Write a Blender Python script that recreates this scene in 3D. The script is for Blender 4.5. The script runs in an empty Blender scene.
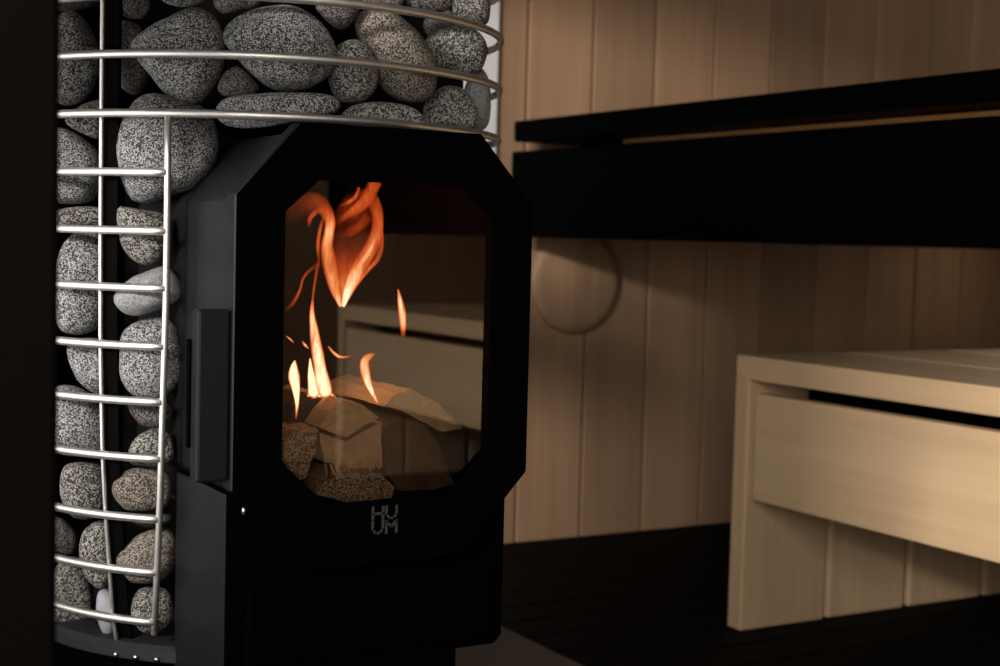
import bpy, bmesh, math, random
from mathutils import Vector, Matrix, noise
random.seed(7)
C = bpy.context.scene.collection
SC = bpy.context.scene

# ------------------------------------------------------------------ camera
F, PITCH, ROLL, YAW, CAMH = 1468.08, .064461, .025946, .526337, .65
_s, _c = math.sin(YAW), math.cos(YAW)
RW = Vector((_c, -_s, 0)); FH = Vector((_s, _c, 0)); ZZ = Vector((0, 0, 1))
FWD = FH*math.cos(PITCH) - ZZ*math.sin(PITCH)
UP = FH*math.sin(PITCH) + ZZ*math.cos(PITCH)
CR = RW*math.cos(ROLL) + UP*math.sin(ROLL)
CU = UP*math.cos(ROLL) - RW*math.sin(ROLL)
CAM = Vector((0, 0, CAMH))
cd = bpy.data.cameras.new('camera'); cam = bpy.data.objects.new('camera', cd); C.objects.link(cam)
cam.matrix_world = Matrix(((CR.x, CU.x, -FWD.x, 0), (CR.y, CU.y, -FWD.y, 0), (CR.z, CU.z, -FWD.z, CAMH), (0, 0, 0, 1)))
cd.sensor_fit = 'HORIZONTAL'; cd.sensor_width = 36; cd.lens = F*36/1000
cd.clip_start = .02
cd.dof.use_dof = True; cd.dof.focus_distance = 1.30; cd.dof.aperture_fstop = 8.0
SC.camera = cam

# ------------------------------------------------------------------ world, daylight, exposure
w = bpy.data.worlds.new('world'); SC.world = w; w.use_nodes = True
w.node_tree.nodes['Background'].inputs[0].default_value = (.75, .85, 1, 1)
w.node_tree.nodes['Background'].inputs[1].default_value = .08
SC.view_settings.view_transform = 'Standard'; SC.view_settings.look = 'None'
SC.view_settings.exposure = 0; SC.view_settings.gamma = 1; SC.view_settings.use_curve_mapping = False
SC.cycles.use_denoising = True
SC.cycles.max_bounces = 8; SC.cycles.transparent_max_bounces = 24
SC.cycles.sample_clamp_indirect = 4
def area(name, loc, size, energy, col, direction, spread=180):
    l = bpy.data.lights.new(name, 'AREA'); l.shape = 'RECTANGLE'; l.size, l.size_y = size
    l.energy = energy; l.color = col; l.spread = math.radians(spread)
    o = bpy.data.objects.new(name, l); C.objects.link(o); o.location = loc
    o.rotation_euler = Vector(direction).to_track_quat('-Z', 'Y').to_euler(); return o
# daylight through the open doorway the camera stands in, and through the window beside the stove
area('doorway_daylight', (-.12, -.10, 1.0), (1.25, .95), 33, (1, .97, .93), (1, 0, -.15))
area('window_daylight', (-2.5, -.6, 1.75), (1.1, .24), 280, (1, .96, .92), (.80, .55, -.2))
area('stone_fill_light', (-.03, 1.35, .60), (1.0, .52), 5.2, (1, .98, .96), (1, 0, .1))  # added soft fill for the stones and rods; its low window is made up

# ------------------------------------------------------------------ pixel rays, used to take positions from the photograph
def ray(px, py):
    return FWD + CR*((px-500)/F) - CU*((py-333)/F)
def aty(px, py, y):
    r = ray(px, py); return CAM + r*(y/r.y)

# ------------------------------------------------------------------ materials
def mat(name):
    m = bpy.data.materials.new(name); m.use_nodes = True
    nt = m.node_tree; return m, nt, nt.nodes['Principled BSDF']
def nd(nt, t, **kw):
    n = nt.nodes.new(t)
    for k, v in kw.items():
        if k in n.inputs: n.inputs[k].default_value = v
        else: setattr(n, k, v)
    return n
def ramp(nt, stops, interp='LINEAR'):
    n = nt.nodes.new('ShaderNodeValToRGB'); cr = n.color_ramp; cr.interpolation = interp
    while len(cr.elements) < len(stops): cr.elements.new(.5)
    for e, (p, c) in zip(cr.elements, stops): e.position = p; e.color = (*c, 1)
    return n
def plain(name, col, rough=.5, metal=0, spec=.5, bump=0, scale=200):
    m, nt, b = mat(name)
    b.inputs['Base Color'].default_value = (*col, 1); b.inputs['Roughness'].default_value = rough
    b.inputs['Metallic'].default_value = metal; b.inputs['Specular IOR Level'].default_value = spec
    tc = nd(nt, 'ShaderNodeTexCoord'); n = nd(nt, 'ShaderNodeTexNoise', Scale=scale, Detail=3)
    nt.links.new(tc.outputs['Object'], n.inputs['Vector'])
    mr = nd(nt, 'ShaderNodeMapRange'); mr.inputs['To Min'].default_value = max(0, rough-.06); mr.inputs['To Max'].default_value = min(1, rough+.06)
    nt.links.new(n.outputs['Fac'], mr.inputs['Value']); nt.links.new(mr.outputs['Result'], b.inputs['Roughness'])
    if bump:
        bp = nd(nt, 'ShaderNodeBump', Strength=bump, Distance=.001)
        nt.links.new(n.outputs['Fac'], bp.inputs['Height']); nt.links.new(bp.outputs['Normal'], b.inputs['Normal'])
    return m
def wood(name, c0, c1, axis, plank=None, x0=0, rough=.55, spec=.3, gs=1, amp=.22):
    """grain runs along `axis` (0,1,2); optional per-plank tint along x"""
    m, nt, b = mat(name); L = nt.links
    tc = nd(nt, 'ShaderNodeTexCoord'); mp = nd(nt, 'ShaderNodeMapping')
    sc = [60*gs, 60*gs, 60*gs]; sc[axis] = 2.2*gs
    mp.inputs['Scale'].default_value = sc
    L.new(tc.outputs['Object'], mp.inputs['Vector'])
    n1 = nd(nt, 'ShaderNodeTexNoise', Scale=1.0, Detail=5, Roughness=.6, Distortion=.4)
    L.new(mp.outputs['Vector'], n1.inputs['Vector'])
    mp2 = nd(nt, 'ShaderNodeMapping'); s2 = [9*gs]*3; s2[axis] = 1.1*gs; mp2.inputs['Scale'].default_value = s2
    L.new(tc.outputs['Object'], mp2.inputs['Vector'])
    n2 = nd(nt, 'ShaderNodeTexNoise', Scale=1.0, Detail=3, Distortion=1.2); L.new(mp2.outputs['Vector'], n2.inputs['Vector'])
    ad = nd(nt, 'ShaderNodeMath', operation='ADD'); ml = nd(nt, 'ShaderNodeMath', operation='MULTIPLY'); ml.inputs[1].default_value = .55
    ml2 = nd(nt, 'ShaderNodeMath', operation='MULTIPLY'); ml2.inputs[1].default_value = .45
    L.new(n1.outputs['Fac'], ml.inputs[0]); L.new(n2.outputs['Fac'], ml2.inputs[0]); L.new(ml.outputs[0], ad.inputs[0]); L.new(ml2.outputs[0], ad.inputs[1])
    r = ramp(nt, [(.5-amp, c0), (.5+amp, c1)]); L.new(ad.outputs[0], r.inputs['Fac'])
    last = r.outputs['Color']
    if plank:
        sp = nd(nt, 'ShaderNodeSeparateXYZ'); L.new(tc.outputs['Object'], sp.inputs[0])
        a = nd(nt, 'ShaderNodeMath', operation='SUBTRACT'); a.inputs[1].default_value = x0; L.new(sp.outputs[0], a.inputs[0])
        d = nd(nt, 'ShaderNodeMath', operation='DIVIDE'); d.inputs[1].default_value = plank; L.new(a.outputs[0], d.inputs[0])
        fl = nd(nt, 'ShaderNodeMath', operation='FLOOR'); L.new(d.outputs[0], fl.inputs[0])
        wn = nd(nt, 'ShaderNodeTexWhiteNoise', noise_dimensions='1D'); L.new(fl.outputs[0], wn.inputs['W'])
        mr = nd(nt, 'ShaderNodeMapRange'); mr.inputs['To Min'].default_value = .82; mr.inputs['To Max'].default_value = 1.10; L.new(wn.outputs['Value'], mr.inputs['Value'])
        mx = nd(nt, 'ShaderNodeVectorMath', operation='SCALE'); L.new(last, mx.inputs[0]); L.new(mr.outputs['Result'], mx.inputs['Scale'])
        last = mx.outputs[0]
    L.new(last, b.inputs['Base Color'])
    b.inputs['Roughness'].default_value = rough; b.inputs['Specular IOR Level'].default_value = spec
    bp = nd(nt, 'ShaderNodeBump', Strength=.15, Distance=.0015); L.new(n1.outputs['Fac'], bp.inputs['Height']); L.new(bp.outputs['Normal'], b.inputs['Normal'])
    return m
def stone_mat(name, dark, mid, light, rough=.8, speck=1.0, lo=.40, hi=.60):
    m, nt, b = mat(name); L = nt.links
    tc = nd(nt, 'ShaderNodeTexCoord'); oi = nd(nt, 'ShaderNodeObjectInfo')
    of = nd(nt, 'ShaderNodeVectorMath', operation='ADD'); cmb = nd(nt, 'ShaderNodeVectorMath', operation='SCALE')
    cmb.inputs[0].default_value = (13, 7, 5); L.new(oi.outputs['Random'], cmb.inputs['Scale'])
    L.new(tc.outputs['Object'], of.inputs[0]); L.new(cmb.outputs[0], of.inputs[1])
    v = nd(nt, 'ShaderNodeTexVoronoi', Scale=1000/speck); L.new(of.outputs[0], v.inputs['Vector'])
    sep = nd(nt, 'ShaderNodeSeparateColor'); L.new(v.outputs['Color'], sep.inputs[0])
    n = nd(nt, 'ShaderNodeTexNoise', Scale=700/speck, Detail=4, Roughness=.75); L.new(of.outputs[0], n.inputs['Vector'])
    nb = nd(nt, 'ShaderNodeTexNoise', Scale=22, Detail=3); L.new(of.outputs[0], nb.inputs['Vector'])
    m1 = nd(nt, 'ShaderNodeMath', operation='MULTIPLY_ADD'); m1.inputs[1].default_value = .44; L.new(sep.outputs[0], m1.inputs[0]); L.new(n.outputs['Fac'], m1.inputs[2])
    m2 = nd(nt, 'ShaderNodeMath', operation='MULTIPLY_ADD'); m2.inputs[1].default_value = .22; L.new(nb.outputs['Fac'], m2.inputs[0]); L.new(m1.outputs[0], m2.inputs[2])
    m3 = nd(nt, 'ShaderNodeMath', operation='SUBTRACT'); m3.inputs[1].default_value = .33; L.new(m2.outputs[0], m3.inputs[0])
    r = ramp(nt, [(lo-.04, dark), (.5, mid), (hi, light)]); L.new(m3.outputs[0], r.inputs['Fac'])
    L.new(r.outputs['Color'], b.inputs['Base Color'])
    b.inputs['Roughness'].default_value = rough; b.inputs['Specular IOR Level'].default_value = .35
    bp = nd(nt, 'ShaderNodeBump', Strength=.35, Distance=.001); L.new(n.outputs['Fac'], bp.inputs['Height']); L.new(bp.outputs['Normal'], b.inputs['Normal'])
    return m
X0, PW, WALLY = 1.602, .1645, 2.67
M = {}
M['wall'] = wood('alder_planks', (.37, .215, .118), (.54, .33, .195), 2, PW, X0, rough=.6, gs=.6)
M['wallx'] = wood('plank_lining', (.34, .195, .100), (.50, .315, .180), 2, rough=.6)
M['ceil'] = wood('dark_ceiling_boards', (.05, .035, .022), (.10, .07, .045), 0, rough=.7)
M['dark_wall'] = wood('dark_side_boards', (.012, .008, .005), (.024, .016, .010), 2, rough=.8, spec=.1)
M['rear'] = wood('dark_rear_boards', (.10, .065, .04), (.17, .11, .07), 2, rough=.7)
M['bench'] = wood('pale_bench_wood', (.56, .362, .195), (.76, .53, .318), 1, rough=.5, gs=.45, amp=.26)
M['benchx'] = wood('pale_bench_wood_upright', (.54, .348, .19), (.74, .51, .30), 2, rough=.5, gs=.5)
M['bearer'] = wood('bearer_wood', (.50, .22, .07), (.66, .33, .12), 1, rough=.6)
M['disc'] = wood('vent_wood', (.33, .195, .105), (.49, .305, .18), 2, .12, 1.722-.12, rough=.5)
M['black_wood'] = wood('black_stained_wood', (.0003, .0003, .0003), (.0007, .0007, .0007), 1, rough=.6, spec=.01)
M['floor'] = wood('black_floor_boards', (.0008, .0007, .0005), (.0032, .0026, .002), 0, rough=.7, spec=.06)
M['jamb'] = plain('dark_jamb_paint', (.0012, .0008, .0005), .8, spec=.02)
M['white'] = plain('white_shield_paint', (.86, .83, .80), .7, bump=.1)
M['hearth'] = plain('hearth_stone', (.12, .09, .07), .8, bump=.4, scale=60)
M['steel'] = plain('brushed_steel', (.64, .61, .57), .46, metal=1)
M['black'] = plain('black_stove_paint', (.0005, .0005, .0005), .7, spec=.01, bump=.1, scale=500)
M['black_lit'] = plain('black_stove_paint_lit', (.0045, .0045, .005), .5, spec=.18, bump=.1, scale=500)  # same stove paint, with the light from the left put into its colour
M['soot'] = plain('sooty_firebrick', (.016, .012, .010), .9, spec=.05, bump=.4, scale=80)
M['post'] = plain('black_post_steel', (.001, .0009, .0008), .8, spec=.03)
M['base'] = plain('worn_base_plate', (.013, .013, .0135), .6, spec=.2, bump=.4, scale=50)
M['bolt'] = plain('bolt_steel', (.5, .5, .5), .3, metal=1)
M['logo'] = plain('logo_grey', (.032, .030, .027), .6, spec=.1)
M['grey'] = stone_mat('speckled_grey_stone', (.007, .007, .007), (.056, .0555, .054), (.29, .285, .275))
M['brown'] = stone_mat('speckled_brown_stone', (.009, .008, .006), (.058, .047, .039), (.235, .195, .16))
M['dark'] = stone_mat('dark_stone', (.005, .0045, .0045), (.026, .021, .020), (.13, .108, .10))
M['coarse'] = stone_mat('coarse_speckled_stone', (.006, .006, .005), (.042, .039, .035), (.235, .215, .19), speck=1.25)
M['pale'] = stone_mat('pale_smooth_stone', (.08, .08, .08), (.175, .173, .17), (.27, .267, .262), rough=.65, speck=1.0, lo=.3, hi=.75)
M['chalk'] = plain('chalk_white_stone', (.21, .21, .23), .6)
M['split'] = wood('split_birch', (.42, .27, .14), (.68, .48, .28), 1, rough=.8, gs=2)
M['bark'] = stone_mat('rough_birch_end', (.08, .055, .03), (.28, .20, .12), (.56, .42, .27), speck=1.1)
M['redwood'] = wood('reddish_log', (.055, .026, .014), (.145, .078, .045), 1, rough=.85, gs=2)
M['char'] = plain('charred_wood', (.012, .011, .011), .8, bump=.8, scale=120)
def glass_mat():
    m = bpy.data.materials.new('smoked_stove_glass'); m.use_nodes = True; nt = m.node_tree; nt.nodes.clear(); L = nt.links
    o = nd(nt, 'ShaderNodeOutputMaterial'); mx = nd(nt, 'ShaderNodeMixShader'); t = nd(nt, 'ShaderNodeBsdfTransparent'); g = nd(nt, 'ShaderNodeBsdfGlossy')
    t.inputs[0].default_value = (.80, .78, .76, 1); g.inputs['Roughness'].default_value = .012; g.inputs['Color'].default_value = (.95, .95, .95, 1)
    fr = nd(nt, 'ShaderNodeFresnel', IOR=1.85); L.new(fr.outputs[0], mx.inputs[0]); L.new(t.outputs[0], mx.inputs[1]); L.new(g.outputs[0], mx.inputs[2]); L.new(mx.outputs[0], o.inputs[0])
    return m
M['glass'] = glass_mat()
def clear_glass():
    m = bpy.data.materials.new('clear_window_glass'); m.use_nodes = True; nt = m.node_tree; nt.nodes.clear(); L = nt.links
    o = nd(nt, 'ShaderNodeOutputMaterial'); mx = nd(nt, 'ShaderNodeMixShader'); t = nd(nt, 'ShaderNodeBsdfTransparent'); g = nd(nt, 'ShaderNodeBsdfGlossy')
    g.inputs['Roughness'].default_value = .0; fr = nd(nt, 'ShaderNodeFresnel', IOR=1.45)
    L.new(fr.outputs[0], mx.inputs[0]); L.new(t.outputs[0], mx.inputs[1]); L.new(g.outputs[0], mx.inputs[2]); L.new(mx.outputs[0], o.inputs[0]); return m
M['pane'] = clear_glass()
def flame_mat():
    m = bpy.data.materials.new('flame'); m.use_nodes = True; nt = m.node_tree; nt.nodes.clear(); L = nt.links
    o = nd(nt, 'ShaderNodeOutputMaterial'); mx = nd(nt, 'ShaderNodeMixShader'); t = nd(nt, 'ShaderNodeBsdfTransparent'); e = nd(nt, 'ShaderNodeEmission')
    at = nd(nt, 'ShaderNodeAttribute', attribute_name='core_glow'); lw = nd(nt, 'ShaderNodeLayerWeight', Blend=.5)
    inv = nd(nt, 'ShaderNodeMath', operation='SUBTRACT'); inv.inputs[0].default_value = 1; L.new(lw.outputs['Facing'], inv.inputs[1])
    tc = nd(nt, 'ShaderNodeTexCoord'); mp = nd(nt, 'ShaderNodeMapping'); mp.inputs['Scale'].default_value = (150, 150, 35); L.new(tc.outputs['Object'], mp.inputs[0])
    n = nd(nt, 'ShaderNodeTexNoise', Scale=1, Detail=2, Distortion=.8); L.new(mp.outputs[0], n.inputs['Vector'])
    pw = nd(nt, 'ShaderNodeMath', operation='POWER'); pw.inputs[1].default_value = 2.3; L.new(inv.outputs[0], pw.inputs[0])
    h = nd(nt, 'ShaderNodeMath', operation='MULTIPLY'); L.new(pw.outputs[0], h.inputs[0]); L.new(at.outputs['Fac'], h.inputs[1])
    mr = nd(nt, 'ShaderNodeMapRange'); mr.inputs['From Min'].default_value = .3; mr.inputs['From Max'].default_value = .7; mr.inputs['To Min'].default_value = .7; mr.inputs['To Max'].default_value = 1.2; L.new(n.outputs['Fac'], mr.inputs['Value'])
    h2 = nd(nt, 'ShaderNodeMath', operation='MULTIPLY', use_clamp=True); L.new(h.outputs[0], h2.inputs[0]); L.new(mr.outputs['Result'], h2.inputs[1])
    r = ramp(nt, [(0, (.55, .045, .006)), (.35, (1.0, .13, .02)), (.65, (1.0, .34, .10)), (1, (1.0, .78, .48))]); L.new(h2.outputs[0], r.inputs['Fac'])
    st = nd(nt, 'ShaderNodeMapRange'); st.inputs['To Min'].default_value = .5; st.inputs['To Max'].default_value = 1.9; L.new(h2.outputs[0], st.inputs['Value'])
    L.new(r.outputs['Color'], e.inputs['Color']); L.new(st.outputs['Result'], e.inputs['Strength'])
    al = nd(nt, 'ShaderNodeMapRange'); al.inputs['From Max'].default_value = .95; L.new(h2.outputs[0], al.inputs['Value'])
    L.new(al.outputs['Result'], mx.inputs[0]); L.new(t.outputs[0], mx.inputs[1]); L.new(e.outputs[0], mx.inputs[2]); L.new(mx.outputs[0], o.inputs[0]); return m
M['flame'] = flame_mat()

# ------------------------------------------------------------------ builders
def obj(name, bm, m, parent=None, smooth=False, bevel=0, seg=2):
    me = bpy.data.meshes.new(name); bmesh.ops.recalc_face_normals(bm, faces=bm.faces[:]); bm.to_mesh(me); bm.free()
    if m: me.materials.append(m)
    o = bpy.data.objects.new(name, me); C.objects.link(o)
    if smooth:
        for p in me.polygons: p.use_smooth = True
    if bevel:
        b = o.modifiers.new('bevel', 'BEVEL'); b.width = bevel; b.segments = seg; b.limit_method = 'ANGLE'; b.angle_limit = math.radians(35)
    if parent:
        o.parent = parent; o.matrix_parent_inverse = Matrix.Translation(-parent.location)
    return o
def thing(name, label, cat, loc=(0, 0, 0), group=None):
    o = bpy.data.objects.new(name, None); C.objects.link(o); o.location = loc; o.empty_display_size = .05
    o['label'] = label; o['category'] = cat
    if group: o['group'] = group
    return o
def tag(o, label, cat, group=None):
    o['label'] = label; o['category'] = cat
    if group: o['group'] = group
    return o
def struct(o): o['kind'] = 'structure'; return o
def box(bm, x0, x1, y0, y1, z0, z1):
    v = [bm.verts.new((x, y, z)) for x in (x0, x1) for y in (y0, y1) for z in (z0, z1)]
    for f in ((0, 1, 3, 2), (4, 6, 7, 5), (0, 4, 5, 1), (2, 3, 7, 6), (0, 2, 6, 4), (1, 5, 7, 3)): bm.faces.new([v[i] for i in f])
def bx(*a):
    bm = bmesh.new(); box(bm, *a); return bm
def prism_y(bm, poly, y0, y1, hole=None, hole2=None):
    """polygon in x,z extruded from y0 to y1, optional hole of the same count"""
    a = [bm.verts.new((x, y0, z)) for x, z in poly]; b = [bm.verts.new((x, y1, z)) for x, z in poly]; n = len(poly)
    for i in range(n): bm.faces.new((a[i], a[(i+1) % n], b[(i+1) % n], b[i]))
    if hole:
        c = [bm.verts.new((x, y0, z)) for x, z in hole]; d = [bm.verts.new((x, y1, z)) for x, z in (hole2 or hole)]
        for i in range(n):
            j = (i+1) % n
            bm.faces.new((c[i], d[i], d[j], c[j])); bm.faces.new((a[i], c[i], c[j], a[j])); bm.faces.new((b[i], b[j], d[j], d[i]))
    else:
        bm.faces.new(a[::-1]); bm.faces.new(b)
def catmull(pts, n, closed=False):
    out = []; N = len(pts); segs = N if closed else N-1
    for i in range(segs):
        g = (lambda k: pts[k % N]) if closed else (lambda k: pts[min(max(k, 0), N-1)])
        p0, p1, p2, p3 = g(i-1), g(i), g(i+1), g(i+2)
        for k in range(n):
            t = k/n
            out.append(tuple(.5*(2*b+(c-a)*t+(2*a-5*b+4*c-d)*t*t+(3*b-a-3*c+d)*t**3) for a, b, c, d in zip(p0, p1, p2, p3)))
    if not closed: out.append(tuple(pts[-1]))
    return out
def tube(bm, pts, r, n=10, closed=False):
    pts = [Vector(p) for p in pts]; N = len(pts); rings = []
    for i, p in enumerate(pts):
        a = pts[(i-1) % N] if closed or i > 0 else p; b = pts[(i+1) % N] if closed or i < N-1 else p
        t = (b-a).normalized(); u = t.cross(Vector((0, 0, 1)))
        if u.length < .2: u = t.cross(Vector((1, 0, 0)))
        u.normalize(); v = u.cross(t)
        rings.append([bm.verts.new(p + u*(r*math.cos(2*math.pi*k/n)) + v*(r*math.sin(2*math.pi*k/n))) for k in range(n)])
    for i in range(N if closed else N-1):
        A, B = rings[i], rings[(i+1) % N]
        for k in range(n): bm.faces.new((A[k], A[(k+1) % n], B[(k+1) % n], B[k]))
    if not closed: bm.faces.new(rings[0]); bm.faces.new(rings[-1][::-1])
def lathe(bm, prof, cx, cy, n=48):
    rings = [[bm.verts.new((cx+r*math.cos(2*math.pi*k/n), cy+r*math.sin(2*math.pi*k/n), z)) for k in range(n)] for r, z in prof]
    for A, B in zip(rings, rings[1:]):
        for k in range(n): bm.faces.new((A[k], A[(k+1) % n], B[(k+1) % n], B[k]))
    bm.faces.new(rings[0][::-1]); bm.faces.new(rings[-1])

# ------------------------------------------------------------------ the room
bm = bmesh.new()                                              # plank wall with V grooves, one run of boards
xs = [X0 + PW*k for k in range(-10, 11)]; prof = []
for x in xs:
    prof += [(x-PW+.0045, WALLY), (x-.0045, WALLY), (x-.0032, WALLY+.0015), (x-.0032, WALLY+.009), (x+.0032, WALLY+.009), (x+.0032, WALLY+.0015)]
a = [bm.verts.new((x, y, 0)) for x, y in prof]; b = [bm.verts.new((x, y, 2.2)) for x, y in prof]
for i in range(len(prof)-1): bm.faces.new((a[i], a[i+1], b[i+1], b[i]))
box(bm, prof[0][0], prof[-1][0], WALLY+.009, WALLY+.05, 0, 2.2)
struct(obj('wall_back', bm, M['wall']))
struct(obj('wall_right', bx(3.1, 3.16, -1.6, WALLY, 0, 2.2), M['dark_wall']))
struct(obj('wall_rear', bx(-.05, 3.1, -1.66, -1.6, 0, 2.2), M['wallx']))
bm = bmesh.new()
box(bm, -.05, .10, 1.9, WALLY, 0, 2.2); box(bm, -.05, .10, -1.6, -1.2, 0, 2.2)
box(bm, -.05, .10, -1.2, .75, 2.0, 2.2); box(bm, -.05, .10, .75, 1.9, 1.40, 2.2); box(bm, -.05, .10, .80, 1.9, 0, .30); box(bm, -.05, .10, .80, 1.9, .88, .95)
struct(obj('wall_left', bm, M['wallx']))
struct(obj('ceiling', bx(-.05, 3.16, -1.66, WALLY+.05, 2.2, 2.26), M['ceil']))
struct(obj('trim_1', bx(-.05, 0.1697, .71, .80, 0, 2.0), M['jamb'], bevel=.004))
for wn, za, zb in (('window_1', .95, 1.40), ('added_window', .30, .88)):  # the low second window is added only to carry the stone fill light
    bm = bmesh.new()
    for y0, y1, z0, z1 in ((.80, .815, za, zb), (1.885, 1.90, za, zb), (.815, 1.885, za, za+.015), (.815, 1.885, zb-.015, zb)): box(bm, .0, .10, y0, y1, z0, z1)
    wf = struct(obj(wn, bm, M['jamb']))
    obj('window_pane', bx(.045, .051, .815, 1.885, za+.015, zb-.015), M['pane'], wf)
bm = bmesh.new()
y = -1.66
while y < WALLY:
    box(bm, -.05, 3.16, y, min(y+.086, WALLY+.05), -.03, 0); y += .092
box(bm, -.05, 3.16, -1.66, WALLY+.05, -.05, -.02)
struct(obj('floor', bm, M['floor']))

tag(obj('hearth_slab', bx(.17, 1.22, .95, 2.30, 0, .008), M['hearth'], bevel=.003), 'brownish grey stone hearth slab on the black floor under the stove', 'hearth')
tag(obj('heat_shield', bx(.30, 1.523, WALLY-.014, WALLY-.001, .0, 2.0), M['white'], bevel=.002), 'white wall panel standing upright behind the stove', 'heat shield')

bm = bmesh.new()
N = 48; DC = Vector((1.732, 0, .560)); rr = [(.0, .019), (.090, .019), (.103, .017), (.110, .012), (.113, .006), (.110, .003), (.080, .0)]
prev = None
cv = bm.verts.new((DC.x, WALLY-.019, DC.z)); first = True
for r, h in rr[1:]:
    ring = [bm.verts.new((DC.x+r*math.cos(2*math.pi*k/N), WALLY-h, DC.z+r*math.sin(2*math.pi*k/N))) for k in range(N)]
    for k in range(N):
        if prev is None: bm.faces.new((cv, ring[k], ring[(k+1) % N]))
        else: bm.faces.new((prev[k], ring[k], ring[(k+1) % N], prev[(k+1) % N]))
    prev = ring
bm.faces.new(prev)
tag(obj('vent_cover', bm, M['disc'], smooth=True), 'round wooden vent disc on the plank wall under the black bench', 'vent cover')

# ------------------------------------------------------------------ benches
FX = 1.584
lb = thing('lower_bench', 'pale wooden lower bench with mitred corner and wide front board', 'bench', (FX, .35, 0))
Y1, Y0 = 1.932, -1.27
# front edge board: mitred into the end leg
bm = bmesh.new()
for (xa, xb, first) in ((FX, FX+.245, True),):
    pa = [(Y1, .465), (Y1-.036, .425), (Y0+.036, .425), (Y0, .465)]
    A = [bm.verts.new((xa, y, z)) for y, z in pa]; B = [bm.verts.new((xb, y, z)) for y, z in pa]
    for i in range(4): bm.faces.new((A[i], A[(i+1) % 4], B[(i+1) % 4], B[i]))
    bm.faces.new(A); bm.faces.new(B[::-1])
obj('seat_board', bm, M['bench'], lb, bevel=.002)
for xa, xb in ((FX+.251, FX+.496), (FX+.502, FX+.747)):
    obj('seat_board', bx(xa, xb, Y0, Y1, .425, .465), M['bench'], lb, bevel=.002)
obj('front_panel', bx(FX+.006, FX+.031, Y0+.040, 1.886, .2245, .4035), M['bench'], lb, bevel=.003)
for ya, yb in ((Y1, Y1-.036), (Y0, Y0+.036)):                 # end panels: mitred leg board and upright boards behind it
    bm = bmesh.new()
    g = .0012 if ya > yb else -.0012
    pa = [(ya, 0), (ya, .4635), (yb, .4232), (yb, 0)]
    A = [bm.verts.new((FX, y, z)) for y, z in pa]; B = [bm.verts.new((FX+.186, y, z)) for y, z in pa]
    for i in range(4): bm.faces.new((A[i], A[(i+1) % 4], B[(i+1) % 4], B[i]))
    bm.faces.new(A); bm.faces.new(B[::-1])
    obj('leg', bm, M['benchx'], lb, bevel=.0035)
    for k in range(3):
        x = FX+.194+k*.197
        obj('end_board', bx(x, x+.186, min(ya, yb), max(ya, yb), 0, .424), M['benchx'], lb, bevel=.006)
obj('gap_shade_batten', bx(FX+.045, FX+.075, Y0+.15, Y1-.13, .27, .424), M['black_wood'], lb, bevel=.003)  # black batten added so the slot under the seat reads as shade

UX, UE, UN = 1.527, 2.60, -1.22
ub = thing('upper_bench', 'black upper bench with deep front rail near the plank wall', 'bench', (UX, .6, .65))
for k in range(5):
    obj('seat_board', bx(UX+.004+k*.16, UX+.004+k*.16+.152, UN, UE, .847, .889), M['black_wood'], ub, bevel=.003)
obj('front_rail', bx(UX, UX+.035, UN, UE, .6535, .827), M['black_wood'], ub, bevel=.003)
obj('bearer', bx(UX+.10, UX+.14, UN+.05, UE-.25, .79, .8465), M['bearer'], ub, bevel=.003)
obj('back_rail', bx(UX+.74, UX+.775, UN, UE, .6535, .827), M['black_wood'], ub, bevel=.003)
for ys in (UN+.05, .6, UE-.10):
    obj('cross_rail', bx(UX+.14, UX+.74, ys, ys+.05, .72, .847), M['black_wood'], ub, bevel=.003)
for xs_ in (2.02, 2.22):
    obj('wall_bracket', bx(xs_, xs_+.04, UE-.06, WALLY, .70, .8468), M['black_wood'], ub, bevel=.003)

# low lamp under the far end of the upper bench, lighting the plank wall behind it
ll = bpy.data.lights.new('under_bench_lamp', 'POINT'); ll.energy = .16; ll.color = (1, .80, .60); ll.shadow_soft_size = .04
lo = bpy.data.objects.new('under_bench_lamp', ll); C.objects.link(lo); lo.location = (2.86, 2.48, .61)
# ------------------------------------------------------------------ the stove
SX, SY, SR = .555, 1.476, .2545
PROF = [(.20, .205), (.252, .2233), (.2754, .2295), (.2902, .2326), (.3383, .2384), (.3886, .2441), (.4437, .2491), (.4943, .2511), (.54, .2531), (.585, .2537), (.648, .2545), (1.2, .2545)]
def cage_r(z):
    for (z0, r0), (z1, r1) in zip(PROF, PROF[1:]):
        if z0 <= z <= z1: return r0+(r1-r0)*(z-z0)/(z1-z0)
    return SR
def cyl(deg, z, dr=0):
    t = math.radians(deg); r = cage_r(z)+dr; return Vector((SX+r*math.cos(t), SY+r*math.sin(t), z))
def ray_cage(px, py, dr=0):
    r = ray(px, py); z = .6
    for _ in range(6):
        R = cage_r(z)+dr; A = r.x**2+r.y**2; B = -2*(r.x*SX+r.y*SY); Cc = SX**2+SY**2-R*R; D = B*B-4*A*Cc
        t = (-B-math.sqrt(D))/(2*A) if D > 0 else -B/(2*A)
        P = CAM+r*t; z = P.z
    return P
st = thing('wood_stove', 'black wood burning sauna stove in a steel cage full of stones', 'stove', (SX, SY, .008))
def arc(z, a0, a1, n):
    return [cyl(a0+(a1-a0)*i/n, z) for i in range(n+1)]
GAP = 128.3
LEV = [.9087, .8560, .8045, .7524]
for z in LEV:
    bm = bmesh.new(); tube(bm, arc(z, 0, 360, 128)[:-1], .0039, 10, True); obj('cage_ring', bm, M['steel'], st, True)
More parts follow.
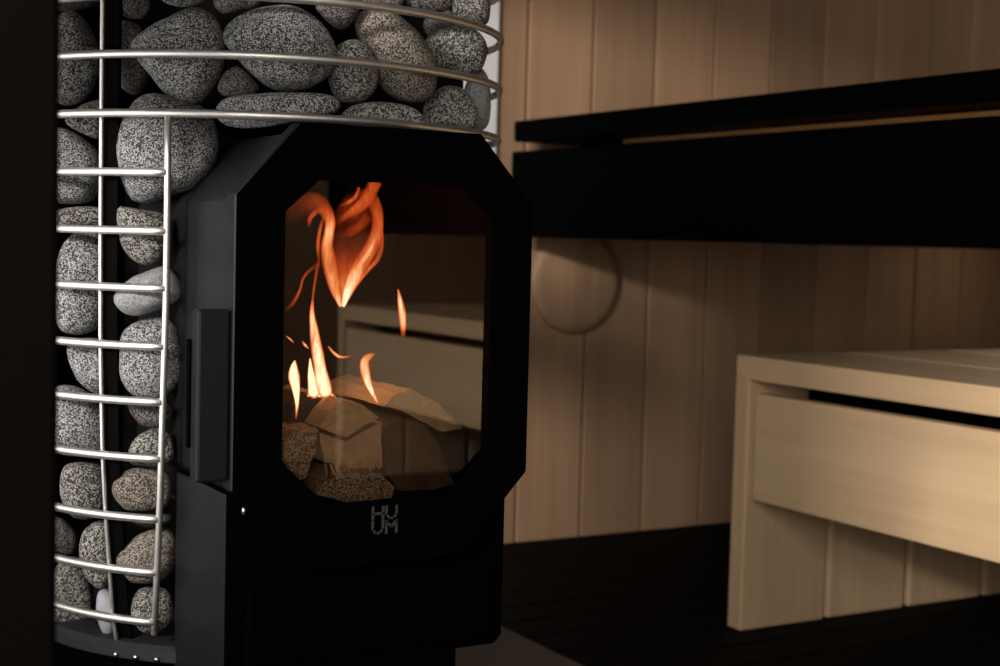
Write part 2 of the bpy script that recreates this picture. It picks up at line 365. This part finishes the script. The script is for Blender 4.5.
# thick upright rod on each side of the door opening (its foot leans back with the cage)
RODY = [(168, 113), (167.6, 170), (167, 228), (166, 300), (164.6, 350), (163, 400), (161.6, 450), (160, 500), (157, 573), (154.5, 628), (154, 634)]
rod = [ray_cage(*p) for p in RODY]
bm = bmesh.new(); tube(bm, rod, .0031, 12); obj('edge_rod', bm, M['steel'], st, True)
mir = [Vector((2*SX-p.x, p.y, p.z)) for p in rod]
bm = bmesh.new(); tube(bm, mir, .0031, 12); obj('edge_rod', bm, M['steel'], st, True)
for z in (.7003, .6484, .5975, .5455, .4955, .4440, .3880, .3375, .2898):
    k = min(range(len(rod)-1), key=lambda i: 0 if rod[i].z >= z >= rod[i+1].z else 1+abs(rod[i].z-z))
    f = (rod[k].z-z)/(rod[k].z-rod[k+1].z); f = min(max(f, 0), 1); e = rod[k].lerp(rod[k+1], f)
    a0 = math.degrees(math.atan2(e.y-SY, e.x-SX))
    a1 = 180-a0
    bm = bmesh.new(); tube(bm, arc(z, a0, a0-(360-(a1-a0) % 360), 96), .0039, 10); obj('cage_ring', bm, M['steel'], st, True)
def upright(deg, z0, z1, dr=-.0055, r=.0021):
    n = 30; bm = bmesh.new(); tube(bm, [cyl(deg, z0+(z1-z0)*i/n, dr) for i in range(n+1)], r, 8); return obj('upright_rod', bm, M['steel'], st, True)
upright(-144.1, .248, .93)
for d in (180, 95, 30): upright(d, .248, .93)
for d in (-142.7, 88, 24):                                              # flat posts just inside the cage
    bm = bmesh.new(); n = 24; rows = []
    t = math.radians(d); tg = Vector((-math.sin(t), math.cos(t), 0)); rd = Vector((math.cos(t), math.sin(t), 0))
    for i in range(n+1):
        z = .262+(.925-.262)*i/n; p = cyl(d, z, -.013)
        rows.append([bm.verts.new(p+tg*s*.0078+rd*q*.002) for s, q in ((-1, -1), (1, -1), (1, 1), (-1, 1))])
    for A, B in zip(rows, rows[1:]):
        for k in range(4): bm.faces.new((A[k], A[(k+1) % 4], B[(k+1) % 4], B[k]))
    bm.faces.new(rows[0]); bm.faces.new(rows[-1][::-1]); obj('flat_post', bm, M['post'], st)
bm = bmesh.new(); lathe(bm, [(.226, .250), (.229, .252), (.229, .262), (.224, .266), (.20, .268)], SX, SY); bp_ = obj('base_plate', bm, M['base'], st)
for px, py in ((121.5, 660.5), (140, 661), (160, 662)):
    p = ray_cage(px, py); bm = bmesh.new(); bmesh.ops.create_icosphere(bm, subdivisions=2, radius=.0028)
    d = Vector((p.x-SX, p.y-SY, 0)).normalized()
    q = Vector((SX, SY, 0))+d*.2295; q.z = .2545
    for v in bm.verts: v.co += q
    obj('bolt', bm, M['bolt'], bp_, True)
bm = bmesh.new(); lathe(bm, [(.125, .25), (.125, .70), (.12, .745), (.10, .76), (.075, .78), (.075, 1.9)], SX, SY+.03); obj('inner_drum', bm, M['post'], st)
bm = bmesh.new(); rows = []
for i in range(49):                                                     # curved black sheet added so gaps between the stones read as shade
    t = math.radians(-24+i*186/48); rows.append([bm.verts.new((SX+r*math.cos(t), SY+r*math.sin(t), z)) for r, z in ((.214, .27), (.217, .27), (.217, .93), (.214, .93))])
for A, B in zip(rows, rows[1:]):
    for k in range(4): bm.faces.new((A[k], A[(k+1) % 4], B[(k+1) % 4], B[k]))
bm.faces.new(rows[0]); bm.faces.new(rows[-1][::-1]); obj('gap_shade_liner', bm, M['post'], st)
bm = bmesh.new(); lathe(bm, [(.205, .008), (.205, .02), (.20, .03), (.20, .249)], SX, SY+.02, 40); obj('pedestal', bm, M['black'], st)
# firebox housing: octagonal hollow box reaching out of the cage
def octagon(x0, x1, z0, z1, ct, cb):
    return [(x0+cb[0], z0), (x1-cb[0], z0), (x1, z0+cb[1]), (x1, z1-ct[1]), (x1-ct[0], z1), (x0+ct[0], z1), (x0, z1-ct[1]), (x0, z0+cb[1])]
DY, DT = 1.152, .020
O_out = octagon(.4155, .7015, .362, .7425, (.056, .062), (.068, .073))
H_out = octagon(.4195, .6955, .370, .735, (.054, .060), (.060, .066))
H_in = octagon(.430, .687, .384, .722, (.050, .055), (.020, .02))
bm = bmesh.new(); prism_y(bm, H_out, DY+DT+.001, 1.44, H_in); obj('firebox_housing', bm, M['black_lit'], st, bevel=.003)
bm = bmesh.new(); prism_y(bm, octagon(.4295, .6875, .3835, .7225, (.050, .055), (.02, .02)), 1.405, 1.438); obj('firebox_back', bm, M['soot'], st)
fb_in = octagon(.4335, .6835, .403, .7185, (.050, .055), (.012, .012)); fb_out = octagon(.4305, .6865, .3845, .7215, (.050, .055), (.0195, .0195))
bm = bmesh.new(); prism_y(bm, fb_out, DY+DT+.004, 1.404, fb_in); obj('firebox_lining', bm, M['soot'], st)
# door
G_out = octagon(.461, .6575, .4195, .6945, (.030, .027), (.040, .038))
bm = bmesh.new(); prism_y(bm, O_out, DY, DY+DT, G_out, octagon(.449, .6695, .401, .7065, (.034, .031), (.040, .038))); door = obj('door', bm, M['black_lit'], st, bevel=.0012, seg=1)
G_pane = octagon(.4583, .6602, .4165, .6972, (.030, .027), (.040, .038))
bm = bmesh.new(); v = [bm.verts.new((x, DY+.006, z)) for x, z in G_pane]; bm.faces.new(v)
sm = obj('door_glass', bm, M['glass'], door); sd = sm.modifiers.new('thick', 'SOLIDIFY'); sd.thickness = .0001; sd.offset = 0
sm.modifiers.remove(sd)
hb = bmesh.new(); box(hb, 0.387, .4150, DY+.004, DY+.022, .4425, .5855); h = obj('handle', hb, M['black_lit'], door, bevel=.0025)
obj('handle_mount', bx(.385, .430, DY+.0195, DY+.027, .47, .56), M['black'], door)
for z in (.663, .45):
    bm = bmesh.new(); bmesh.ops.create_icosphere(bm, subdivisions=2, radius=.0032)
    for v in bm.verts: v.co += Vector((.4185, DY+.014, z))
    obj('hinge_pin', bm, M['bolt'] if z < .5 else M['black'], door, True)
def paint_shaded_faces(o):  # left-facing sides keep the lit paint copy, all other faces the darker one
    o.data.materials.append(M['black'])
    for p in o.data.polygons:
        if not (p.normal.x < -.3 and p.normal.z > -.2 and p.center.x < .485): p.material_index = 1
# raised lettering: H U over U M
def strokes(bm, x, z, w_, h_, segs, t=.0021):
    for (a0, b0, a1, b1) in segs:
        p = Vector((x+a0*w_, 0, z+b0*h_)); q = Vector((x+a1*w_, 0, z+b1*h_)); d = (q-p).normalized(); nrm = Vector((-d.z, 0, d.x))*t/2; p = p-d*t/2*.6; q = q+d*t/2*.6
        vs = []
        for y in (DY-.0009, DY+.001):
            vs.append([bm.verts.new((s.x, y, s.z)) for s in (p-nrm, q-nrm, q+nrm, p+nrm)])
        A, B = vs; bm.faces.new(A); bm.faces.new(B[::-1])
        for k in range(4): bm.faces.new((A[k], B[k], B[(k+1) % 4], A[(k+1) % 4]))
Hs = [(0, 0, 0, 1), (1, 0, 1, 1), (0, .45, 1, .45)]
Us = [(0, .35, 0, 1), (1, .35, 1, 1), (0, .35, .3, .03), (1, .35, .7, .03), (.3, .03, .7, .03)]
Ms = [(0, 0, 0, 1), (1, 0, 1, 1), (0, .95, .5, .5), (.5, .5, 1, .95)]
lx, lz = .5455, .3890; lw, lh = .0098, .0108
bm = bmesh.new()
strokes(bm, lx, lz+.0128, lw, lh, Hs); strokes(bm, lx+.0132, lz+.0128, lw, lh, Us); strokes(bm, lx, lz, lw, lh, Us); strokes(bm, lx+.0132, lz, lw, lh, Ms)
obj('logo_lettering', bm, M['logo'], door)
# lower box with ash drawer
bm = bmesh.new(); v = [(.416, .2), (.640, .2), (.640, .272), (.680, .272), (.688, .280), (.688, .43), (.676, .43), (.636, .384), (.472, .384), (.430, .43), (.416, .43)]
prism_y(bm, v, DY+DT-.006, 1.30); lbx = obj('ash_box', bm, M['black_lit'], st, bevel=.002); paint_shaded_faces(lbx); paint_shaded_faces(door)
obj('ash_drawer', bx(.435, .670, DY+DT-.012, DY+DT-.005, .282, .350), M['black'], st, bevel=.002)
bm = bmesh.new(); bmesh.ops.create_icosphere(bm, subdivisions=2, radius=.0028)
for v in bm.verts: v.co = Vector((v.co.x*.7, v.co.y, v.co.z*1.4)) + aty(243.5, 511, DY+.012)
obj('latch_pin', bm, M['bolt'], st, True)
obj('plinth', bx(.43, .64, DY+.05, 1.40, .008, .2), M['black'], st)

# ------------------------------------------------------------------ the stones
def stone(outline, kind, label, inset=0.0, depth=.78, seed=0):
    pts = catmull(outline, 8, True)
    x0, x1 = min(p[0] for p in pts), max(p[0] for p in pts); y0, y1 = min(p[1] for p in pts), max(p[1] for p in pts)
    cx, cy = (x0+x1)/2, (y0+y1)/2
    P = ray_cage(cx, cy, -.010); D0 = (P-CAM).dot(FWD)
    cm = depth*min(x1-x0, y1-y0)/2*D0/F*1.08
    cm = min(max(cm, .011), .036)
    P = ray_cage(cx, cy, -.0085-cm-inset); D0 = (P-CAM).dot(FWD); s = D0/F
    pol = sorted((math.atan2(-(p[1]-cy), p[0]-cx), math.hypot(p[0]-cx, p[1]-cy)) for p in pts)
    def rad(t):
        n = len(pol)
        for i in range(n):
            a, ra = pol[i]; b, rb = pol[(i+1) % n]
            if i == n-1: b += 2*math.pi
            tt = t if t >= pol[0][0] else t+2*math.pi
            if a <= tt <= b: return ra+(rb-ra)*(tt-a)/max(b-a, 1e-6)
        return pol[0][1]
    d = (P-CAM).normalized(); U = (CR-d*CR.dot(d)).normalized(); V = U.cross(d).normalized()
    if V.dot(CU) < 0: V = -V
    bm = bmesh.new(); bmesh.ops.create_icosphere(bm, subdivisions=4, radius=1)
    off = Vector((seed*3.1, seed*1.7, seed*2.3))
    for v in bm.verts:
        a, b_, c_ = v.co; t = math.atan2(b_, a); rho = math.hypot(a, b_)
        k = 1+.05*noise.noise(v.co*1.6+off)
        r = rad(t)*s*rho**.82
        cc = math.copysign(abs(c_)**.92, c_)*cm
        w_ = (U*(math.cos(t)*r)+V*(math.sin(t)*r)-d*cc*(1+.16*noise.noise(v.co*1.3+off)))*k
        v.co = w_
    o = obj('sauna_stone', bm, M[kind], None, True); o.location = P
    tag(o, label, 'stone', 'sauna stones in the steel cage'); return o
ST = [
 ([(45,-25),(75,-28),(98,-15),(97,2),(80,9),(55,10),(40,0)],'dark','dark sauna stone cut off by the top edge, left of the black post',.012),
 ([(57,20),(68,12),(80,14),(90,26),(97,42),(99,55),(97,75),(89,93),(75,103),(58,103),(45,90),(40,60),(46,30)],'grey','tall grey stone left of the black post, behind the topmost full ring there',0),
 ([(66,120),(75,110),(90,102),(104,101),(111,115),(107,132),(96,139),(82,133),(71,127)],'coarse','small speckled stone wedged under the tall top left stone',.008),
 ([(57,128),(70,130),(86,140),(98,152),(103,170),(99,192),(85,203),(62,204),(40,195),(34,160),(42,135)],'grey','grey stone with sloping shoulder left of the post, behind the ring below the door top',0),
 ([(58,210),(75,207),(98,207),(108,213),(104,224),(85,228),(65,228),(50,224),(48,214)],'coarse','flat thin speckled stone left of the post, pressed between two large stones',0),
 ([(78,232),(95,231),(108,245),(112,275),(108,310),(95,330),(72,334),(58,326),(52,300),(55,270),(64,245)],'grey','big tall grey stone left of the post at half cage height',0),
 ([(69,346),(85,338),(104,340),(116,358),(116,380),(106,394),(92,392),(78,380),(70,362)],'grey','rounded grey stone half hidden by the post, under the big tall left stone',.004),
 ([(58,386),(72,385),(86,391),(98,402),(108,418),(110,440),(100,455),(80,456),(62,453),(52,430),(50,400)],'grey','grey stone with a slanted top left of the post, beside the handle height',0),
 ([(64,468),(80,462),(98,464),(108,478),(108,500),(98,516),(82,519),(68,512),(61,490)],'coarse','round coarse brownish stone left of the post, level with the door bottom',0),
 ([(84,530),(96,521),(108,522),(116,545),(114,572),(104,588),(92,583),(82,565),(80,545)],'coarse','narrow upright stone with dark speckles left of the post near the cage foot',0),
 ([(58,562),(70,556),(84,562),(92,585),(93,612),(86,628),(68,632),(52,625),(47,590)],'coarse','dark coarse stone at bottom left corner of the cage',.004),
 ([(98,592),(108,589),(118,592),(120,610),(114,632),(106,634),(99,622),(96,606)],'chalk','small whitish smooth stone behind the thin rod at the cage foot',.006),
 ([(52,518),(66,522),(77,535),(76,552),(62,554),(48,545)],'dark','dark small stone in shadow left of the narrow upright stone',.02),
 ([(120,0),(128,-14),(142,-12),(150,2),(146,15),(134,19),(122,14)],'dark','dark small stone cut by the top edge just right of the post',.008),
 ([(122,24),(130,21),(140,26),(147,42),(149,62),(145,82),(136,94),(124,92),(114,75),(112,45)],'dark','dark reddish stone tucked between the post and the angular stone',.016),
 ([(132,45),(146,30),(165,20),(185,10),(200,7),(214,16),(222,30),(225,48),(222,68),(212,88),(200,102),(188,106),(174,101),(160,88),(146,70),(137,57)],'grey','large five sided grey stone near the top, left of the big oval stone',0),
 ([(155,-12),(180,-25),(206,-12),(204,0),(188,6),(168,4)],'grey','grey stone cut by the top edge above the five sided stone',0),
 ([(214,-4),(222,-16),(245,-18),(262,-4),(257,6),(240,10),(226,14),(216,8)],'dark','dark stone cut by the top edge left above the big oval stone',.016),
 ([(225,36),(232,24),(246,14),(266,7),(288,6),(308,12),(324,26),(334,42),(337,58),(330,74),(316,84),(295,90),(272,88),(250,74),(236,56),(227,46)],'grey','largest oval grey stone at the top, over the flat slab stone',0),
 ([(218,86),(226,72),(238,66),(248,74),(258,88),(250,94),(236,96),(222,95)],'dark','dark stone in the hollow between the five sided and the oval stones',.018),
 ([(214,112),(222,100),(240,95),(270,93),(310,93),(334,97),(340,106),(332,115),(300,121),(260,127),(235,127),(220,122)],'grey','flat long slab stone lying on the firebox behind the lowest full ring',0),
 ([(118,140),(124,118),(136,100),(152,93),(172,96),(195,102),(210,113),(217,130),(217,152),(210,172),(196,186),(178,193),(160,200),(145,203),(130,198),(120,178),(117,158)],'grey','large round stone crossed by the thick rod beside the door top corner',0),
 ([(117,209),(124,206),(145,210),(165,216),(171,235),(164,254),(150,264),(138,263),(126,252),(118,235)],'coarse','coarse dark speckled stone left of the thick rod above the pale smooth stone',0),
 ([(115,300),(120,288),(134,277),(150,270),(164,266),(174,273),(180,286),(178,299),(165,307),(150,313),(135,315),(122,311)],'pale','pale smooth tilted stone sticking out beside the thick rod',0),
 ([(119,358),(121,338),(132,325),(150,318),(168,320),(178,332),(182,352),(180,376),(172,392),(158,400),(142,400),(128,390),(121,374)],'grey','tall oval grey stone crossed by the thick rod left of the handle',0),
 ([(128,404),(145,401),(165,403),(172,414),(162,426),(148,427),(136,420)],'dark','dull dark stone under the tall oval stone at the thick rod',.010),
 ([(129,452),(136,438),(150,429),(164,430),(172,442),(172,460),(160,466),(142,466),(131,462)],'coarse','small coarse speckled stone beside the thick rod, below the dull dark one',.002),
 ([(112,490),(118,477),(132,469),(152,468),(166,473),(171,488),(168,506),(152,511),(132,511),(118,502)],'brown','rounded brownish stone left of the thick rod at door bottom height',0),
 ([(130,516),(150,513),(170,514),(168,524),(150,527),(136,524)],'dark','dark flat stone in the gap above the egg shaped stone',.016),
 ([(118,556),(128,544),(142,533),(158,528),(170,531),(176,545),(174,565),(166,578),(150,583),(132,581),(121,570)],'brown','egg shaped greenish brown stone crossed by the thick rod near its foot',0),
 ([(132,602),(138,590),(150,587),(165,590),(172,602),(172,618),(163,630),(148,633),(137,625),(132,614)],'coarse','small salt and pepper stone at the foot of the thick rod',0),
 ([(328,64),(336,48),(350,40),(368,46),(378,70),(374,92),(358,103),(340,101),(330,86)],'coarse','coarse dark stone in the gap right of the large oval stone',.016),
 ([(355,24),(362,12),(378,10),(396,14),(412,26),(424,40),(434,56),(437,72),(434,90),(425,101),(410,103),(394,98),(380,86),(372,68),(362,46)],'brown','large tilted brown stone right of the large oval stone',0),
 ([(424,42),(436,30),(456,26),(476,30),(487,44),(486,60),(476,72),(456,75),(438,68),(427,55)],'coarse','coarse speckled stone right of the tilted brown stone, upper one',.004),
 ([(422,112),(430,96),(446,86),(462,88),(474,100),(479,116),(474,128),(450,131),(428,127)],'coarse','coarse brownish stone right below the tilted brown stone',0),
 ([(342,114),(354,105),(376,102),(400,104),(416,110),(425,119),(418,127),(384,130),(352,127),(343,121)],'coarse','flat speckled stone on the firebox under the tilted brown stone',.003),
 ([(462,100),(468,80),(478,68),(488,78),(491,102),(488,124),(478,131),(466,122)],'pale','narrow smooth grey stone at the right edge of the cage',0),
 ([(452,10),(456,-10),(470,-20),(484,-12),(490,4),(488,22),(476,28),(460,25)],'coarse','stone at the top right corner of the cage above two rings',0),
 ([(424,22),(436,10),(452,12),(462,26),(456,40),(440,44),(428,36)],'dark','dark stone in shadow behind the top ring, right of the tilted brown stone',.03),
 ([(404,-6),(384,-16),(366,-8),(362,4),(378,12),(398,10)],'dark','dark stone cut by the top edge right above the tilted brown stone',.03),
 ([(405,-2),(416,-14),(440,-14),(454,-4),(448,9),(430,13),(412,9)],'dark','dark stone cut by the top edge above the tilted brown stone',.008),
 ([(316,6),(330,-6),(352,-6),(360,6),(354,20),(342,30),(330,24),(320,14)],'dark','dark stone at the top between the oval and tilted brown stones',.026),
]
for i, (ol, k, lab, ins) in enumerate(ST): stone(ol, k, lab, ins, seed=i+1)

# ------------------------------------------------------------------ firewood in the firebox
def log(poly, y0, y1, m, label, shift=(0, 0), rough=.0012, seed=0, side=None):
    """split log: cut end polygon taken at depth y0, running back to y1"""
    P = [aty(px, py, y0) for px, py in poly]; n = len(P); bm = bmesh.new(); K = 14; rows = []
    c = sum(P, Vector())/n
    sub = []
    for i in range(n):
        for k in range(5): sub.append(P[i].lerp(P[(i+1) % n], k/5))
    for j in range(K+1):
        f = j/K; row = []
        for q in sub:
            v = Vector((q.x+shift[0]*f, y0+(y1-y0)*f, q.z+shift[1]*f))
            v += Vector((noise.noise(v*70+Vector((seed, 0, 0))), noise.noise(v*90+Vector((0, seed, 0)))*(.8 if j else 1.6), noise.noise(v*70+Vector((0, 0, seed)))))*rough
            row.append(bm.verts.new(v))
        rows.append(row)
    N = len(sub)
    for A, B in zip(rows, rows[1:]):
        for k in range(N): bm.faces.new((A[k], A[(k+1) % N], B[(k+1) % N], B[k]))
    for row, y in ((rows[0], y0-.002), (rows[-1], y1)):
        cc = sum((v.co for v in row), Vector())/N
        mids = [bm.verts.new(v.co.lerp(cc, .5)+Vector((0, noise.noise(v.co.lerp(cc, .5)*60+Vector((seed, 3, 0)))*rough, 0))) for v in row]; cv = bm.verts.new(cc)
        for k in range(N):
            bm.faces.new((row[k], mids[k], mids[(k+1) % N], row[(k+1) % N])); bm.faces.new((mids[k], cv, mids[(k+1) % N]))
    o = obj('split_log', bm, m); tag(o, label, 'log', 'split logs in the firebox'); return o
log([(318,496),(322,482),(345,473),(380,475),(396,488),(391,498),(352,503)], 1.186, 1.33, M['bark'], 'rough barked split log lying lowest at the glass', seed=1, rough=.002)
log([(283,440),(297,431),(318,429),(316,452),(306,478),(297,482),(284,466)], 1.192, 1.32, M['bark'], 'rough pale split log at the left side of the fire', seed=2, rough=.002)
log([(320,433),(346,441),(381,422),(382,467),(352,469),(324,461)], 1.200, 1.34, M['split'], 'broad pale split log face in the middle of the fire', seed=3)
_l = [o for o in C.objects if o.get('label', '').startswith('broad pale')][0]
bm = bmesh.new(); random.seed(3)
for i in range(26):                                                     # torn fibres along the lower edge of the split face
    px = 326+i*2.15+random.uniform(-.8, .8); p = aty(px, 464+3*math.sin(i*.7)+random.uniform(-1, 1), 1.197)
    q = p+Vector((random.uniform(-.004, .004), random.uniform(-.004, .001), -random.uniform(.003, .008)))
    tube(bm, [p+Vector((0, .003, .002)), p.lerp(q, .6), q], random.uniform(.0004, .0009), 5)
obj('splinters', bm, M['split'], _l)
log([(320,428),(330,412),(343,399),(362,404),(379,417),(346,437)], 1.196, 1.33, M['split'], 'diamond ended split log on top of the pile', seed=4)
log([(385,426),(400,417),(424,424),(440,446),(454,484),(430,490),(398,491),(385,470)], 1.206, 1.36, M['redwood'], 'dark reddish split log at the right of the pile', seed=5)
log([(384,406),(396,394),(411,389),(438,404),(463,429),(440,431),(404,412)], 1.215, 1.36, M['split'], 'tan wedge shaped log leaning on top of the reddish log', seed=6)
log([(285,426),(296,405),(316,398),(336,399),(322,418),(312,428)], 1.235, 1.36, M['char'], 'charred black log under the flames at left', seed=7, rough=.0025)

# ------------------------------------------------------------------ flames
def tongue(bm, cl, path, y0, thick=.55):
    """one tongue of flame: centre line of (px, py, half width, heat); a closed tapering body"""
    pts = catmull(path, 8); rows = []; n = 14
    for i, (px, py, hw, ht) in enumerate(pts):
        a = pts[max(i-1, 0)]; b = pts[min(i+1, len(pts)-1)]
        p = aty(px, py, y0); pa = aty(a[0], a[1], y0); pb = aty(b[0], b[1], y0)
        t = (pb-pa).normalized(); dv = (p-CAM).normalized(); u = t.cross(dv).normalized(); vv = t.cross(u).normalized()
        r = max(hw, .25)*1.35*(p-CAM).dot(FWD)/F
        row = []
        for k in range(n):
            an = 2*math.pi*k/n; vt = bm.verts.new(p+u*(r*math.cos(an))+vv*(r*thick*math.sin(an))); vt[cl] = max(0, ht); row.append(vt)
        rows.append(row)
    for A, B in zip(rows, rows[1:]):
        for k in range(n): bm.faces.new((A[k], A[(k+1) % n], B[(k+1) % n], B[k]))
    bm.faces.new(rows[0]); bm.faces.new(rows[-1][::-1])
def flame(paths, y0, label, name='flame', parent=None):
    bm = bmesh.new(); cl = bm.verts.layers.float.new('core_glow')
    for i, p in enumerate(paths): tongue(bm, cl, p, y0+.006*i)
    o = obj(name, bm, M['flame'], parent, True)
    if not parent: tag(o, label, name, 'flames in the firebox' if name == 'flame' else 'sparks in the firebox')
    return o
big = flame([[(343,307,1.2,1.3),(348,292,4,1.1),(355,275,6,.75),(364,260,6.5,.55),(372,246,6,.5),(377,230,5,.48),(377,213,5,.42),(371,199,6,.36),(362,198,7,.22),(350,206,6,0)],
 [(342,306,1,1.7),(346,290,2.2,1.6),(353,275,2.2,1.5),(362,262,2,1.4),(370,250,1.8,1.1),(375,238,1.2,.5)],
 [(346,299,1,.6),(357,283,1.6,.8),(368,270,1.8,.6),(378,258,2.2,.42),(381,243,2.4,.42),(380,226,2,.42),(375,210,1.5,.2)]],
 1.262, 'largest flame, forked and curling up to the top of the glass')
flame([[(341,307,1.2,1.1),(336,292,4,.8),(332,276,5.5,.62),(329,260,6,.58),(327,246,5,.7),(329,233,4.2,.8),(330,221,4.5,.62),(325,210,6,.40),(316,203,8,.26),(304,205,9,.17),(293,214,9,.07),(288,226,8,0)],
 [(327,256,1.5,.2),(326,245,2.2,1.0),(329,233,2.2,1.25),(331,222,1.4,.6),(330,214,1,.1)],
 [(319,262,1,.1),(318,246,1.6,.4),(320,230,1.6,.4),(324,216,1.4,.2)],
 [(309,228,1,.05),(310,219,2,.34),(316,212,2.2,.36),(323,210,2,.2)]], 1.268, '', 'flame_branch', big)
flame([[(338,303,2,.3),(345,288,8,.6),(349,272,13,.42),(351,256,16,.24),(352,242,17,.13),(352,230,17,.10),(354,218,16,.16),(357,206,13,.2),(360,195,10,0)]], 1.275, '', 'flame_veil', big)
flame([[(336,224,2,0),(346,216,3,.38),(356,208,3.6,.5),(365,199,4,.5),(371,190,5,.45),(376,181,5.5,.4)],
 [(349,219,2,0),(358,212,2,.4),(367,204,2.4,.45),(374,194,2.4,.3),(379,184,2,.1)],
 [(340,206,1,.1),(349,202,1.8,.55),(356,196,1.6,.5),(359,187,1.2,.3)],
 [(340,236,3,0),(350,232,4,.26),(360,226,4,.3),(368,216,4,.2)]], 1.266, '', 'flame_wisp', big)
flame([[(284,312,1.5,0),(293,303,1.6,.26),(300,290,1.2,.36),(303,279,1.1,.38),(310,270,1.4,.28),(320,264,2.5,.15)],
 [(311,315,1,.1),(313,296,1,.3),(316,275,1.2,.3),(319,258,1.5,.1)]], 1.27, 'thin smoky flame thread curling at the left edge of the glass')
flame([[(327,399,1,.5),(326,394,5,1.4),(323,383,6,1.3),(320,368,5,1.1),(317,350,4.8,.95),(314,330,3.6,.85),(312,312,2,.7),(313,298,.8,.3)],
 [(314,399,1,.6),(314,394,4.5,1.6),(313,385,4.2,1.5),(311,373,2.6,1.3),(310,358,.6,.8)],
 [(307,396,.8,.7),(314,394,3,1.4),(325,393,3.4,1.5),(336,397,.8,.7)]], 1.225, 'tall pointed flame rising from the charred log')
flame([[(296,419,.6,.3),(297,404,1.6,1.1),(296,390,3.2,1.5),(294,377,4.6,1.5),(294,367,3,1.4),(295,360,.6,.8)]], 1.222, 'short candle shaped flame at the far left of the glass')
flame([[(378,404,.6,.6),(373,394,1.8,1.1),(368,383,3,1.1),(365,370,4,.9),(365,361,3.6,.8),(370,356,2.6,.7),(375,354,.5,.4)]], 1.23, 'curved flame between the diamond ended log and the tan log')
flame([[(403,337,1.5,.25),(403,325,2.6,.8),(402,312,3,.85),(400,300,2.2,.8),(398,289,.5,.5)]], 1.24, 'small floating flame at right in front of the reflection')
flame([[(328,346,.7,.5),(334,353,1.2,.8),(341,357,1.2,.9),(351,356,.6,.3)]], 1.235, 'tiny curl of flame right of the tall pointed flame')
flame([[(286,336,.4,.5),(290,339,.8,.8),(294,343,.4,.4)]], 1.235, 'tiny orange spark near the left edge of the glass, the upper one', 'spark')
flame([[(302,341,.5,.5),(305,345,1.1,.9),(309,349,.4,.4)]], 1.235, 'tiny orange spark left of the tall pointed flame, the lower one', 'spark')
fl = bpy.data.lights.new('fire_glow', 'POINT'); fl.energy = .16; fl.color = (1, .42, .14); fl.shadow_soft_size = .03
fo = bpy.data.objects.new('fire_glow', fl); C.objects.link(fo); fo.location = aty(335, 330, 1.25)
